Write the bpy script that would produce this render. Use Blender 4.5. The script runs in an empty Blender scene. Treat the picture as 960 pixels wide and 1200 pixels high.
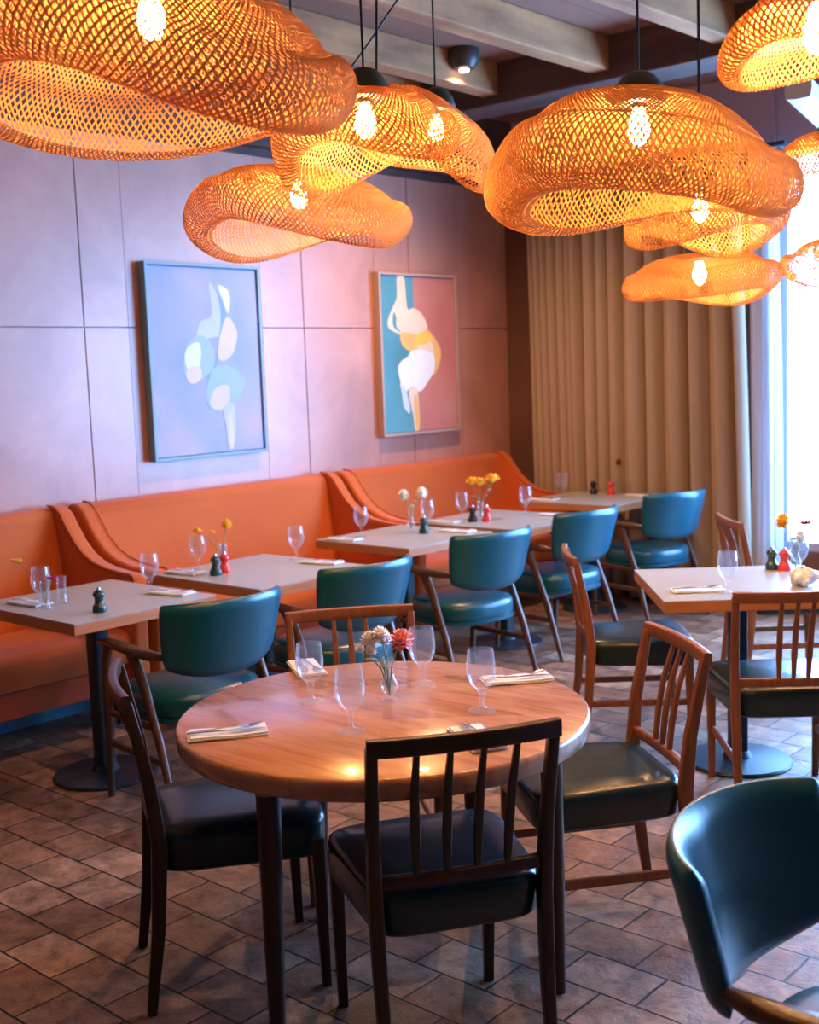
import bpy, math, random
import numpy as np
from mathutils import Vector, Matrix
C = bpy.context.scene
col = C.collection
PI = math.pi

# ------------------------------------------------------------------ camera, light, exposure
pitch, roll, yaw = .118, .0363, -.725
f = Vector((math.sin(yaw)*math.cos(pitch), math.cos(yaw)*math.cos(pitch), -math.sin(pitch)))
r = Vector((math.cos(yaw), -math.sin(yaw), 0)); d = f.cross(r)
cr, sr = math.cos(roll), math.sin(roll)
rx = cr*r + sr*d; dn = -sr*r + cr*d
cam_d = bpy.data.cameras.new('camera'); cam = bpy.data.objects.new('camera', cam_d); col.objects.link(cam)
cam.matrix_world = Matrix(((rx.x, -dn.x, -f.x, 0), (rx.y, -dn.y, -f.y, 0), (rx.z, -dn.z, -f.z, 1.65), (0, 0, 0, 1)))
cam_d.sensor_fit = 'VERTICAL'; cam_d.sensor_height = 24; cam_d.lens = 28; cam_d.clip_start = .05
cam_d.dof.use_dof = True; cam_d.dof.focus_distance = 3.2; cam_d.dof.aperture_fstop = 2.8
C.camera = cam

W = bpy.data.worlds.new('sky'); C.world = W; W.use_nodes = True
bg = W.node_tree.nodes['Background']; bg.inputs[0].default_value = (.23, .50, 1, 1); bg.inputs[1].default_value = 38
SUN_E = 0
def portal(name, loc, rot, sx, sy):
    L = bpy.data.lights.new(name, 'AREA'); L.shape = 'RECTANGLE'; L.size = sx; L.size_y = sy
    L.cycles.is_portal = True
    o = bpy.data.objects.new(name, L); col.objects.link(o); o.location = loc; o.rotation_euler = rot
portal('window_portal', (-.95, 7.52, 1.68), (-PI/2, 0, 0), 4.7, 2.6)
BULB = 560.0; DOWN = 230
C.view_settings.view_transform = 'Standard'; C.view_settings.look = 'None'
C.view_settings.exposure = 0.0; C.view_settings.gamma = 1; C.view_settings.use_curve_mapping = False

# ------------------------------------------------------------------ materials
def mat(name, color, rough=.5, metal=0, spec=.5, trans=0, coat=0, emit=None, estr=0, sub=0, bump=None, noise=None, alpha=1, sheen=0, ior=1.45):
    m = bpy.data.materials.new(name); m.use_nodes = True
    nt = m.node_tree; b = nt.nodes['Principled BSDF']
    b.inputs['Base Color'].default_value = (*color, 1); b.inputs['Roughness'].default_value = rough
    b.inputs['Metallic'].default_value = metal; b.inputs['Specular IOR Level'].default_value = spec
    b.inputs['Transmission Weight'].default_value = trans; b.inputs['Coat Weight'].default_value = coat
    b.inputs['IOR'].default_value = ior
    b.inputs['Sheen Weight'].default_value = sheen
    if emit: b.inputs['Emission Color'].default_value = (*emit, 1); b.inputs['Emission Strength'].default_value = estr
    tc = nt.nodes.new('ShaderNodeTexCoord')
    if noise:   # (scale, color2, stretch)
        n = nt.nodes.new('ShaderNodeTexNoise'); n.inputs['Scale'].default_value = noise[0]; n.inputs['Detail'].default_value = 6
        mp = nt.nodes.new('ShaderNodeMapping'); mp.inputs['Scale'].default_value = noise[2]
        nt.links.new(tc.outputs['Object'], mp.inputs[0]); nt.links.new(mp.outputs[0], n.inputs['Vector'])
        cr_ = nt.nodes.new('ShaderNodeValToRGB'); cr_.color_ramp.elements[0].position = .3; cr_.color_ramp.elements[1].position = .72
        cr_.color_ramp.elements[0].color = (*color, 1); cr_.color_ramp.elements[1].color = (*noise[1], 1)
        nt.links.new(n.outputs['Fac'], cr_.inputs[0]); nt.links.new(cr_.outputs[0], b.inputs['Base Color'])
    if bump:
        n2 = nt.nodes.new('ShaderNodeTexNoise'); n2.inputs['Scale'].default_value = bump[0]; n2.inputs['Detail'].default_value = 5
        nt.links.new(tc.outputs['Object'], n2.inputs['Vector'])
        bp = nt.nodes.new('ShaderNodeBump'); bp.inputs['Strength'].default_value = bump[1]; bp.inputs['Distance'].default_value = bump[2] if len(bump) > 2 else .01
        nt.links.new(n2.outputs['Fac'], bp.inputs['Height']); nt.links.new(bp.outputs[0], b.inputs['Normal'])
    return m
M = {}
M['teal'] = mat('teal_leather', (.001, .076, .120), .30, spec=.7, bump=(60, .12, .003), noise=(3, (.002, .098, .15), (1, 1, 1)))
M['black_leather'] = mat('dark_green_leather', (.005, .018, .022), .27, spec=.6, bump=(50, .15, .003), noise=(4, (.010, .032, .040), (1, 1, 1)))
M['teak'] = mat('teak', (.20, .062, .022), .36, noise=(5, (.30, .105, .042), (8, 8, .7)), spec=.5)
M['dark_and_shaded_wood'] = mat('dark_and_shaded_wood', (.030, .012, .007), .35, noise=(6, (.052, .022, .013), (8, 8, .8)))  # dark legs; also the front chairs, their shade put into the colour
M['arm_wood'] = mat('walnut', (.075, .032, .018), .30, noise=(6, (.12, .055, .034), (8, 8, .8)))
M['orange'] = mat('orange_velvet', (.54, .10, .010), .8, sheen=.2, noise=(2.5, (.62, .13, .016), (1, 1, 1)), bump=(30, .08, .004))
M['orange_deep'] = mat('orange_valance', (.42, .062, .014), .8)
M['top_pale'] = mat('pale_laminate', (.36, .37, .36), .30, noise=(14, (.41, .42, .41), (1, 6, 1)))
M['edge_wood'] = mat('table_edge_wood', (.45, .16, .055), .5, noise=(5, (.55, .22, .08), (1, 1, 12)))
M['iron'] = mat('blackened_iron', (.020, .045, .065), .38, metal=.2)
M['steel'] = mat('steel', (.75, .75, .78), .22, metal=1)
M['glass'] = mat('clear_glass', (1, 1, 1), .0, trans=1, ior=1.45)
M['napkin'] = mat('napkin_cloth', (.88, .89, .92), .85, bump=(90, .1, .002))
M['mill_dark'] = mat('dark_green_mill', (.012, .055, .060), .3, coat=.3)
M['mill_black'] = mat('black_mill', (.010, .013, .014), .35)
M['mill_red'] = mat('red_mill', (.72, .045, .035), .3, coat=.3)
M['beam'] = mat('weathered_beam', (.50, .24, .10), .85, noise=(3.2, (.24, .105, .045), (3, .6, 3)), bump=(20, .5, .01))
M['girder'] = mat('dark_girder', (.055, .028, .026), .7, noise=(3, (.10, .055, .05), (.6, 3, 3)))
M['ceil'] = mat('ceiling_board', (.20, .095, .06), .8, noise=(2, (.27, .13, .085), (4, .5, 1)))
M['whitewash'] = mat('whitewashed_beam', (.72, .66, .64), .85, noise=(4, (.5, .43, .42), (1, 1, 1)), bump=(14, .5, .01))
M['end'] = mat('end_wall', (.13, .055, .035), .7, noise=(2, (.17, .075, .05), (1, 1, 1)))
M['frieze'] = mat('mauve_frieze', (.38, .29, .36), .8)
M['plain'] = mat('dark_unseen_wall', (.10, .06, .05), .7)  # unseen right and back walls, darkened to cut bounced fill light
M['curtain'] = mat('curtain_cloth', (.40, .285, .20), .9, bump=(120, .15, .002), noise=(40, (.44, .315, .225), (6, 6, .2)))
M['white_frame'] = mat('window_frame_paint', (.42, .40, .52), .5)
M['cord'] = mat('black_cord', (.012, .012, .012), .5)
M['cord_pale'] = mat('grey_cord', (.30, .25, .24), .5)
M['cap'] = mat('dark_olive_cap', (.028, .036, .024), .42)
M['cap_steel'] = mat('grey_cap', (.09, .12, .13), .35)
M['bulb'] = mat('bulb_glass', (1, .8, .5), .3, emit=(1, .55, .19), estr=BULB)
M['collar'] = mat('pale_wood_collar', (.46, .26, .11), .45)
M['gold'] = mat('yellow_petal', (.95, .52, .03), .6)
M['cream'] = mat('cream_petal', (.92, .88, .74), .6)
M['pink'] = mat('coral_petal', (.92, .30, .27), .6)
M['magenta'] = mat('magenta_petal', (.55, .05, .20), .6)
M['white_petal'] = mat('white_petal', (.88, .84, .82), .6)
M['maroon'] = mat('maroon_petal', (.20, .035, .02), .6)
M['stem'] = mat('stem_green', (.16, .30, .13), .6)
M['leaf'] = mat('leaf_green', (.20, .38, .28), .6)
M['plinth'] = mat('blue_grey_plinth', (.05, .16, .24), .5)
M['frame_blue'] = mat('grey_blue_frame', (.22, .38, .46), .5)
M['frame_wood'] = mat('pale_wood_frame', (.50, .34, .27), .5)
M['lens'] = mat('lit_lens', (1, .8, .6), .4, emit=(1, .75, .5), estr=12)
M['dark_lamp'] = mat('dark_fitting', (.05, .04, .035), .4)

def shader(name):
    m = bpy.data.materials.new(name); m.use_nodes = True; nt = m.node_tree; nt.nodes.clear()
    out = nt.nodes.new('ShaderNodeOutputMaterial'); return m, nt, out
# bamboo strands: diffuse + translucent
m, nt, out = shader('bamboo'); M['bamboo'] = m
di = nt.nodes.new('ShaderNodeBsdfDiffuse'); tr = nt.nodes.new('ShaderNodeBsdfTranslucent'); mx = nt.nodes.new('ShaderNodeMixShader')
di.inputs[0].default_value = (.76, .40, .15, 1); tr.inputs[0].default_value = (.78, .33, .07, 1); mx.inputs[0].default_value = .30
nt.links.new(di.outputs[0], mx.inputs[1]); nt.links.new(tr.outputs[0], mx.inputs[2]); nt.links.new(mx.outputs[0], out.inputs[0])
# sheer curtain
m, nt, out = shader('sheer_cloth'); M['sheer'] = m
di = nt.nodes.new('ShaderNodeBsdfDiffuse'); tr = nt.nodes.new('ShaderNodeBsdfTranslucent'); mx = nt.nodes.new('ShaderNodeMixShader')
tp = nt.nodes.new('ShaderNodeBsdfTransparent'); mx2 = nt.nodes.new('ShaderNodeMixShader')
di.inputs[0].default_value = (.8, .82, .86, 1); tr.inputs[0].default_value = (.7, .75, .8, 1); mx.inputs[0].default_value = .5; mx2.inputs[0].default_value = .15
nt.links.new(di.outputs[0], mx.inputs[1]); nt.links.new(tr.outputs[0], mx.inputs[2]); nt.links.new(mx.outputs[0], mx2.inputs[1]); nt.links.new(tp.outputs[0], mx2.inputs[2]); nt.links.new(mx2.outputs[0], out.inputs[0])
# drinking glass: clear wall, fresnel reflections, pale edge colour standing in for refracted light
m, nt, out = shader('drinking_glass'); M['glass'] = m
tp = nt.nodes.new('ShaderNodeBsdfTransparent'); tp.inputs[0].default_value = (.98, .985, .99, 1); gl = nt.nodes.new('ShaderNodeBsdfGlossy'); gl.inputs['Roughness'].default_value = .06
ed = nt.nodes.new('ShaderNodeBsdfTranslucent'); ed.inputs[0].default_value = (.82, .9, 1, 1); ed2 = nt.nodes.new('ShaderNodeBsdfDiffuse'); ed2.inputs[0].default_value = (.82, .9, 1, 1)
e12 = nt.nodes.new('ShaderNodeMixShader'); nt.links.new(ed.outputs[0], e12.inputs[1]); nt.links.new(ed2.outputs[0], e12.inputs[2])
e3 = nt.nodes.new('ShaderNodeMixShader'); e3.inputs[0].default_value = .5; nt.links.new(e12.outputs[0], e3.inputs[1]); nt.links.new(gl.outputs[0], e3.inputs[2])
fr = nt.nodes.new('ShaderNodeLayerWeight'); fr.inputs['Blend'].default_value = .32; pw = nt.nodes.new('ShaderNodeMath'); pw.operation = 'POWER'; pw.inputs[1].default_value = 2.6; nt.links.new(fr.outputs['Facing'], pw.inputs[0])
ma = nt.nodes.new('ShaderNodeMath'); ma.operation = 'MULTIPLY_ADD'; ma.inputs[1].default_value = .9; ma.inputs[2].default_value = .075; nt.links.new(pw.outputs[0], ma.inputs[0])
mx = nt.nodes.new('ShaderNodeMixShader'); nt.links.new(ma.outputs[0], mx.inputs[0]); nt.links.new(tp.outputs[0], mx.inputs[1]); nt.links.new(e3.outputs[0], mx.inputs[2]); nt.links.new(mx.outputs[0], out.inputs[0])
# window pane: thin glass
m, nt, out = shader('window_glass'); M['pane'] = m
tp = nt.nodes.new('ShaderNodeBsdfTransparent'); gl = nt.nodes.new('ShaderNodeBsdfGlossy'); mx = nt.nodes.new('ShaderNodeMixShader')
gl.inputs['Roughness'].default_value = .02; mx.inputs[0].default_value = .06
nt.links.new(tp.outputs[0], mx.inputs[1]); nt.links.new(gl.outputs[0], mx.inputs[2]); nt.links.new(mx.outputs[0], out.inputs[0])
# plaster wall with cloudy patina and faint scratches
def plaster(name, c1, c2, c3):
    m = mat(name, c1, .33, spec=.75); nt = m.node_tree; b = nt.nodes['Principled BSDF']
    tc = nt.nodes.new('ShaderNodeTexCoord')
    n = nt.nodes.new('ShaderNodeTexNoise'); n.inputs['Scale'].default_value = 1.7; n.inputs['Detail'].default_value = 9; n.inputs['Roughness'].default_value = .62; n.inputs['Distortion'].default_value = .6
    nt.links.new(tc.outputs['Object'], n.inputs['Vector'])
    cr_ = nt.nodes.new('ShaderNodeValToRGB'); e = cr_.color_ramp.elements
    e[0].position = .28; e[0].color = (*c1, 1); e[1].position = .75; e[1].color = (*c3, 1); k = e.new(.5); k.color = (*c2, 1)
    nt.links.new(n.outputs['Fac'], cr_.inputs[0]); nt.links.new(cr_.outputs[0], b.inputs['Base Color'])
    bp = nt.nodes.new('ShaderNodeBump'); bp.inputs['Strength'].default_value = .12; bp.inputs['Distance'].default_value = .02
    nt.links.new(n.outputs['Fac'], bp.inputs['Height']); nt.links.new(bp.outputs[0], b.inputs['Normal'])
    return m
M['plaster'] = plaster('mauve_plaster', (.42, .19, .14), (.52, .24, .175), (.63, .31, .225))
# floor: staggered clay pavers
def brickmat():
    m = mat('clay_pavers', (.3, .2, .15), .42); nt = m.node_tree; b = nt.nodes['Principled BSDF']
    tc = nt.nodes.new('ShaderNodeTexCoord'); mp = nt.nodes.new('ShaderNodeMapping')
    mp.inputs['Location'].default_value = (.03, .049, 0)
    nt.links.new(tc.outputs['Object'], mp.inputs[0])
    # slightly wobbly coordinates
    nz = nt.nodes.new('ShaderNodeTexNoise'); nz.inputs['Scale'].default_value = 7; nt.links.new(tc.outputs['Object'], nz.inputs['Vector'])
    sub = nt.nodes.new('ShaderNodeVectorMath'); sub.operation = 'SUBTRACT'; sub.inputs[1].default_value = (.5, .5, .5); nt.links.new(nz.outputs['Color'], sub.inputs[0])
    sc = nt.nodes.new('ShaderNodeVectorMath'); sc.operation = 'SCALE'; sc.inputs['Scale'].default_value = .012; nt.links.new(sub.outputs[0], sc.inputs[0])
    ad = nt.nodes.new('ShaderNodeVectorMath'); nt.links.new(mp.outputs[0], ad.inputs[0]); nt.links.new(sc.outputs[0], ad.inputs[1])
    br = nt.nodes.new('ShaderNodeTexBrick'); br.inputs['Scale'].default_value = 1; br.inputs['Brick Width'].default_value = .25; br.inputs['Row Height'].default_value = .172
    br.inputs['Mortar Size'].default_value = .0042; br.inputs['Mortar Smooth'].default_value = .35; br.offset = .42; br.inputs['Bias'].default_value = 0
    br.inputs['Color1'].default_value = (0, 0, 0, 1); br.inputs['Color2'].default_value = (1, 1, 1, 1); br.inputs['Mortar'].default_value = (.5, .5, .5, 1)
    nt.links.new(ad.outputs[0], br.inputs['Vector'])
    cr_ = nt.nodes.new('ShaderNodeValToRGB'); e = cr_.color_ramp.elements
    e[0].color = (.20, .108, .066, 1); e[1].color = (.40, .25, .17, 1); k = e.new(.5); k.color = (.28, .16, .105, 1)
    nt.links.new(br.outputs['Color'], cr_.inputs[0])
    n = nt.nodes.new('ShaderNodeTexNoise'); n.inputs['Scale'].default_value = 11; n.inputs['Detail'].default_value = 10; n.inputs['Roughness'].default_value = .72; n.inputs['Distortion'].default_value = .25
    nt.links.new(tc.outputs['Object'], n.inputs['Vector'])
    cr2 = nt.nodes.new('ShaderNodeValToRGB'); cr2.color_ramp.elements[0].position = .36; cr2.color_ramp.elements[0].color = (.42, .39, .37, 1); cr2.color_ramp.elements[1].position = .70; cr2.color_ramp.elements[1].color = (1.5, 1.5, 1.5, 1)
    nt.links.new(n.outputs['Fac'], cr2.inputs[0])
    mu = nt.nodes.new('ShaderNodeMixRGB'); mu.blend_type = 'MULTIPLY'; mu.inputs[0].default_value = 1
    nt.links.new(cr_.outputs[0], mu.inputs[1]); nt.links.new(cr2.outputs[0], mu.inputs[2])
    mo = nt.nodes.new('ShaderNodeMixRGB'); nt.links.new(br.outputs['Fac'], mo.inputs[0]); nt.links.new(mu.outputs[0], mo.inputs[1]); mo.inputs[2].default_value = (.018, .013, .011, 1)
    nt.links.new(mo.outputs[0], b.inputs['Base Color'])
    h = nt.nodes.new('ShaderNodeMath'); h.operation = 'MULTIPLY_ADD'; h.inputs[1].default_value = -1.0; nt.links.new(br.outputs['Fac'], h.inputs[0])
    h2 = nt.nodes.new('ShaderNodeMath'); h2.operation = 'MULTIPLY'; h2.inputs[1].default_value = .9; nt.links.new(n.outputs['Fac'], h2.inputs[0]); nt.links.new(h2.outputs[0], h.inputs[2])
    bp = nt.nodes.new('ShaderNodeBump'); bp.inputs['Strength'].default_value = .8; bp.inputs['Distance'].default_value = .011
    nt.links.new(h.outputs[0], bp.inputs['Height']); nt.links.new(bp.outputs[0], b.inputs['Normal'])
    rr = nt.nodes.new('ShaderNodeMapRange'); rr.inputs['To Min'].default_value = .24; rr.inputs['To Max'].default_value = .52
    nt.links.new(n.outputs['Fac'], rr.inputs['Value']); nt.links.new(rr.outputs[0], b.inputs['Roughness'])
    return m
M['floor'] = brickmat()
# round table wood: planks with strong grain
def plankwood():
    m = mat('round_table_wood', (.5, .2, .1), .22, coat=.25); nt = m.node_tree; b = nt.nodes['Principled BSDF']
    tc = nt.nodes.new('ShaderNodeTexCoord'); mp = nt.nodes.new('ShaderNodeMapping'); mp.inputs['Rotation'].default_value = (0, 0, math.radians(-41)); mp.inputs['Scale'].default_value = (1.1, 9, 6)
    nt.links.new(tc.outputs['Object'], mp.inputs[0])
    n = nt.nodes.new('ShaderNodeTexNoise'); n.inputs['Scale'].default_value = 2.6; n.inputs['Detail'].default_value = 8; n.inputs['Roughness'].default_value = .6; n.inputs['Distortion'].default_value = .5
    nt.links.new(mp.outputs[0], n.inputs['Vector'])
    mp2 = nt.nodes.new('ShaderNodeMapping'); mp2.inputs['Rotation'].default_value = (0, 0, math.radians(-41)); nt.links.new(tc.outputs['Object'], mp2.inputs[0])
    br = nt.nodes.new('ShaderNodeTexBrick'); br.inputs['Scale'].default_value = 1; br.inputs['Brick Width'].default_value = .7; br.inputs['Row Height'].default_value = .085; br.inputs['Mortar Size'].default_value = .0006
    br.inputs['Color1'].default_value = (.36, .36, .36, 1); br.inputs['Color2'].default_value = (.64, .64, .64, 1); br.inputs['Mortar'].default_value = (.3, .3, .3, 1)
    nt.links.new(mp2.outputs[0], br.inputs['Vector'])
    mi = nt.nodes.new('ShaderNodeMixRGB'); mi.inputs[0].default_value = .42; nt.links.new(n.outputs['Fac'], mi.inputs[1]); nt.links.new(br.outputs['Color'], mi.inputs[2])
    cr_ = nt.nodes.new('ShaderNodeValToRGB'); e = cr_.color_ramp.elements
    e[0].position = .36; e[0].color = (.34, .115, .058, 1); e[1].position = .64; e[1].color = (.64, .33, .20, 1); k = e.new(.48); k.color = (.51, .22, .125, 1)
    nt.links.new(mi.outputs[0], cr_.inputs[0]); nt.links.new(cr_.outputs[0], b.inputs['Base Color'])
    return m
M['round_wood'] = plankwood()
def canvasmat(name, ca, cb, cc):
    m = mat(name, ca, .6); nt = m.node_tree; b = nt.nodes['Principled BSDF']
    tc = nt.nodes.new('ShaderNodeTexCoord'); n = nt.nodes.new('ShaderNodeTexNoise'); n.inputs['Scale'].default_value = 2.4; n.inputs['Detail'].default_value = 5
    nt.links.new(tc.outputs['Object'], n.inputs['Vector'])
    cr_ = nt.nodes.new('ShaderNodeValToRGB'); e = cr_.color_ramp.elements
    e[0].position = .32; e[0].color = (*ca, 1); e[1].position = .7; e[1].color = (*cc, 1); k = e.new(.5); k.color = (*cb, 1)
    nt.links.new(n.outputs['Fac'], cr_.inputs[0]); nt.links.new(cr_.outputs[0], b.inputs['Base Color']); return m
M['cv_lilac'] = canvasmat('lilac_paint', (.27, .35, .58), (.35, .38, .58), (.50, .42, .60))
M['cv_teal'] = canvasmat('teal_paint', (.07, .26, .30), (.09, .31, .35), (.12, .36, .38))
M['cv_red'] = canvasmat('terracotta_paint', (.55, .17, .12), (.60, .21, .15), (.62, .27, .21))
for k_, c_ in dict(pw=(.80, .80, .76), pp=(.74, .62, .62), pg=(.36, .58, .62), pd=(.13, .33, .42), pc=(.80, .62, .42), po=(.85, .45, .12), py=(.90, .55, .08), ph=(.60, .68, .70), pk=(.80, .42, .28)).items():
    M[k_] = mat('paint_' + k_, c_, .6, noise=(6, tuple(min(1, v*1.18) for v in c_), (1, 1, 1)))

for k_, c_ in dict(lh=(.44, .50, .64), lw=(.62, .66, .74), lp=(.60, .52, .62), lg=(.30, .44, .58), ld=(.18, .33, .46)).items():
    M[k_] = mat('soft_paint_' + k_, c_, .6, noise=(5, tuple(min(1, v*1.15) for v in c_), (1, 1, 1)))

# ------------------------------------------------------------------ builders
class MB:
    def __init__(s): s.v = []; s.f = []; s.m = []
    def add(s, vs, fs, mi=0):
        o = len(s.v); s.v += [tuple(v) for v in vs]; s.f += [tuple(o+i for i in q) for q in fs]; s.m += [mi]*len(fs); return s
    def box(s, c, size, rz=0, mi=0, M4=None):
        x, y, z = [k/2 for k in size]; vs = [Vector((a, b, e)) for e in (-z, z) for a, b in ((-x, -y), (x, -y), (x, y), (-x, y))]
        R = Matrix.Rotation(rz, 3, 'Z') if M4 is None else M4
        vs = [R @ v + Vector(c) for v in vs]
        return s.add(vs, [(3, 2, 1, 0), (4, 5, 6, 7), (0, 1, 5, 4), (1, 2, 6, 5), (2, 3, 7, 6), (3, 0, 4, 7)], mi)
    def tube(s, pts, rad, n=12, sq=None, up=None, mi=0, cap=True, ph=0):
        """sweep; rad float / list / list of (a,b); sq: superellipse flag makes a rounded rectangle"""
        pts = [Vector(p) for p in pts]; N = len(pts)
        if not isinstance(rad, (list, tuple)): rad = [rad]*N
        rad = [(q, q) if not isinstance(q, (list, tuple)) else q for q in rad]
        vs = []; prev = None
        for i, p in enumerate(pts):
            t = (pts[min(i+1, N-1)] - pts[max(i-1, 0)]).normalized()
            if up is not None: u = Vector(up)
            elif prev is None: u = Vector((0, 0, 1)) if abs(t.z) < .9 else Vector((0, 1, 0))
            else: u = prev
            a = (u - t*u.dot(t))
            if a.length < 1e-4: a = Vector((1, 0, 0)) - t*t.x
            a.normalize(); b = t.cross(a); prev = a
            for k in range(n):
                an = 2*PI*k/n + ph
                ca, sa = math.cos(an), math.sin(an)
                if sq:
                    e = 2/sq; ca = math.copysign(abs(ca)**e, ca); sa = math.copysign(abs(sa)**e, sa)
                vs.append(p + a*ca*rad[i][0] + b*sa*rad[i][1])
        fs = [(i*n+k, i*n+(k+1) % n, (i+1)*n+(k+1) % n, (i+1)*n+k) for i in range(N-1) for k in range(n)]
        if cap: fs += [tuple(reversed(range(n))), tuple((N-1)*n+k for k in range(n))]
        return s.add(vs, fs, mi)
    def sqtube(s, pts, sizes, up=(0, 1, 0), mi=0, sq=7):
        return s.tube(pts, [(a/2*1.0, b/2*1.0) for a, b in sizes], n=16, sq=sq, up=up, mi=mi)
    def lathe(s, prof, c=(0, 0, 0), n=28, mi=0, close=False, R=None):
        c = Vector(c); vs = []
        for (r_, z) in prof:
            for k in range(n):
                v = Vector((r_*math.cos(2*PI*k/n), r_*math.sin(2*PI*k/n), z))
                if R is not None: v = R @ v
                vs.append(v + c)
        N = len(prof); L = N if close else N-1
        fs = [(i*n+k, i*n+(k+1) % n, ((i+1) % N)*n+(k+1) % n, ((i+1) % N)*n+k) for i in range(L) for k in range(n)]
        if not close:
            if prof[0][0] > 1e-5: fs.append(tuple(reversed(range(n))))
            if prof[-1][0] > 1e-5: fs.append(tuple((N-1)*n+k for k in range(n)))
        return s.add(vs, fs, mi)
    def grid(s, fn, nu, nv, mi=0, wrap=False):
        vs = [fn(u/(nu-1) if not wrap else u/nu, v/(nv-1)) for u in range(nu) for v in range(nv)]
        fs = [(u*nv+v, ((u+1) % nu)*nv+v, ((u+1) % nu)*nv+v+1, u*nv+v+1) for u in range(nu if wrap else nu-1) for v in range(nv-1)]
        return s.add(vs, fs, mi)
    def prism(s, poly, fn, t0, t1, mi=0):
        """poly 2D list, fn(a,b,t)->3D"""
        n = len(poly); vs = [fn(a, b, t0) for a, b in poly] + [fn(a, b, t1) for a, b in poly]
        fs = [tuple(reversed(range(n))), tuple(range(n, 2*n))] + [(i, (i+1) % n, n+(i+1) % n, n+i) for i in range(n)]
        return s.add(vs, fs, mi)
    def build(s, name, mats, parent=None, smooth=True, bevel=0, subd=0, solid=0, label=None, angle=40, bseg=3):
        me = bpy.data.meshes.new(name); me.from_pydata(s.v, [], s.f)
        if not isinstance(mats, (list, tuple)): mats = [mats]
        for q in mats: me.materials.append(q)
        if len(mats) > 1: me.polygons.foreach_set('material_index', s.m)
        me.validate(); me.update()
        import bmesh
        bm = bmesh.new(); bm.from_mesh(me); bmesh.ops.remove_doubles(bm, verts=bm.verts, dist=1e-6) if len(s.v) < 60000 else None
        bmesh.ops.recalc_face_normals(bm, faces=bm.faces); bm.to_mesh(me); bm.free()
        if smooth:
            me.polygons.foreach_set('use_smooth', [True]*len(me.polygons))
            me.set_sharp_from_angle(angle=math.radians(angle))
        o = bpy.data.objects.new(name, me); col.objects.link(o)
        if parent: o.parent = parent
        if solid: q = o.modifiers.new('s', 'SOLIDIFY'); q.thickness = solid; q.offset = 0
        if bevel: q = o.modifiers.new('b', 'BEVEL'); q.width = bevel; q.segments = bseg; q.limit_method = 'ANGLE'; q.angle_limit = math.radians(35)
        if subd: q = o.modifiers.new('u', 'SUBSURF'); q.levels = subd; q.render_levels = subd
        if label: o['label'] = label
        return o
def empty(name, loc, rz=0):
    o = bpy.data.objects.new(name, None); col.objects.link(o); o.location = loc; o.rotation_euler = (0, 0, rz); o.empty_display_size = .1; return o
def tag(o, label, cat, group=None):
    o['label'] = label; o['category'] = cat
    if group: o['group'] = group
    return o
def struct(o): o['kind'] = 'structure'; return o
def copy_tree(o, parent=None):
    c = o.copy(); col.objects.link(c)
    if parent is not None: c.parent = parent
    for ch in list(o.children): copy_tree(ch, c)
    return c
def place(o, x, y, z=0, rz=0): o.location = (x, y, z); o.rotation_euler = (0, 0, rz); return o

# ------------------------------------------------------------------ setting
WX, EY, RX, BY, CZ = -5.45, 7.34, 1.75, -2.4, 3.42
b = MB(); b.box(((WX+RX)/2, 2.5, -.05), (RX-WX+.6, 10.6, .1)); struct(b.build('floor', M['floor'], smooth=False))
b = MB()
nb = 34
for i in range(nb):
    w = (RX-WX+.4)/nb; b.box((WX-.2+w*(i+.5), 2.5, CZ+.05), (w-.004, 10.4, .1))
b.box(((WX+RX)/2, 2.5, CZ+.12), (RX-WX+.6, 10.6, .05))
struct(b.build('ceiling', M['ceil'], smooth=False))
# left wall: large plaster panels
b = MB()
ys = [BY, -1.0, .46, 2.05, 3.637, 5.225, 6.235, EY]; fine = [2.33, 3.915, 4.88, 5.88, 6.765]
zs = [0, 1.935, 2.95]
for j in range(2):
    cuts = sorted([(y, .008) for y in ys] + [(y, .0028) for y in fine])
    for (a, ga), (c, gc) in zip(cuts[:-1], cuts[1:]):
        y0, y1 = a+ga/2, c-gc/2; z0, z1 = zs[j]+(.0035 if j else 0), zs[j+1]-.0035
        b.box((WX-.02, (y0+y1)/2, (z0+z1)/2), (.04, y1-y0, z1-z0))
b.box((WX-.09, (BY+EY)/2, 1.75), (.1, EY-BY+.2, 3.5))
struct(b.build('wall_left', M['plaster'], smooth=False))
b = MB(); b.box((WX+.03, (BY+EY)/2, 3.20), (.14, EY-BY, .44)); b.box((WX+.005, (BY+EY)/2, 2.965), (.05, EY-BY, .05)); struct(b.build('trim_1', M['girder'], bevel=.006))
# end wall with window opening x -3.34..1.4, z .38..2.98
b = MB(); WXa, WXb, WZa, WZb = -3.32, 1.4, .40, 2.96
b.box(((WX-.1+WXa)/2, EY+.1, 1.75), (WXa-WX+.1, .2, 3.5)); b.box(((WXb+RX+.2)/2, EY+.1, 1.75), (RX+.2-WXb, .2, 3.5))
b.box(((WXa+WXb)/2, EY+.1, WZa/2), (WXb-WXa, .2, WZa)); struct(b.build('wall_end', M['end'], smooth=False))
b = MB(); b.box(((WXa+WXb)/2, EY+.1, (WZb+3.5)/2), (WXb-WXa, .2, 3.5-WZb)); b.box(((WX+WXa)/2, EY-.012, 3.22), (WXa-WX, .024, .5)); struct(b.build('wall_end_frieze', M['frieze'], smooth=False))
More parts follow.
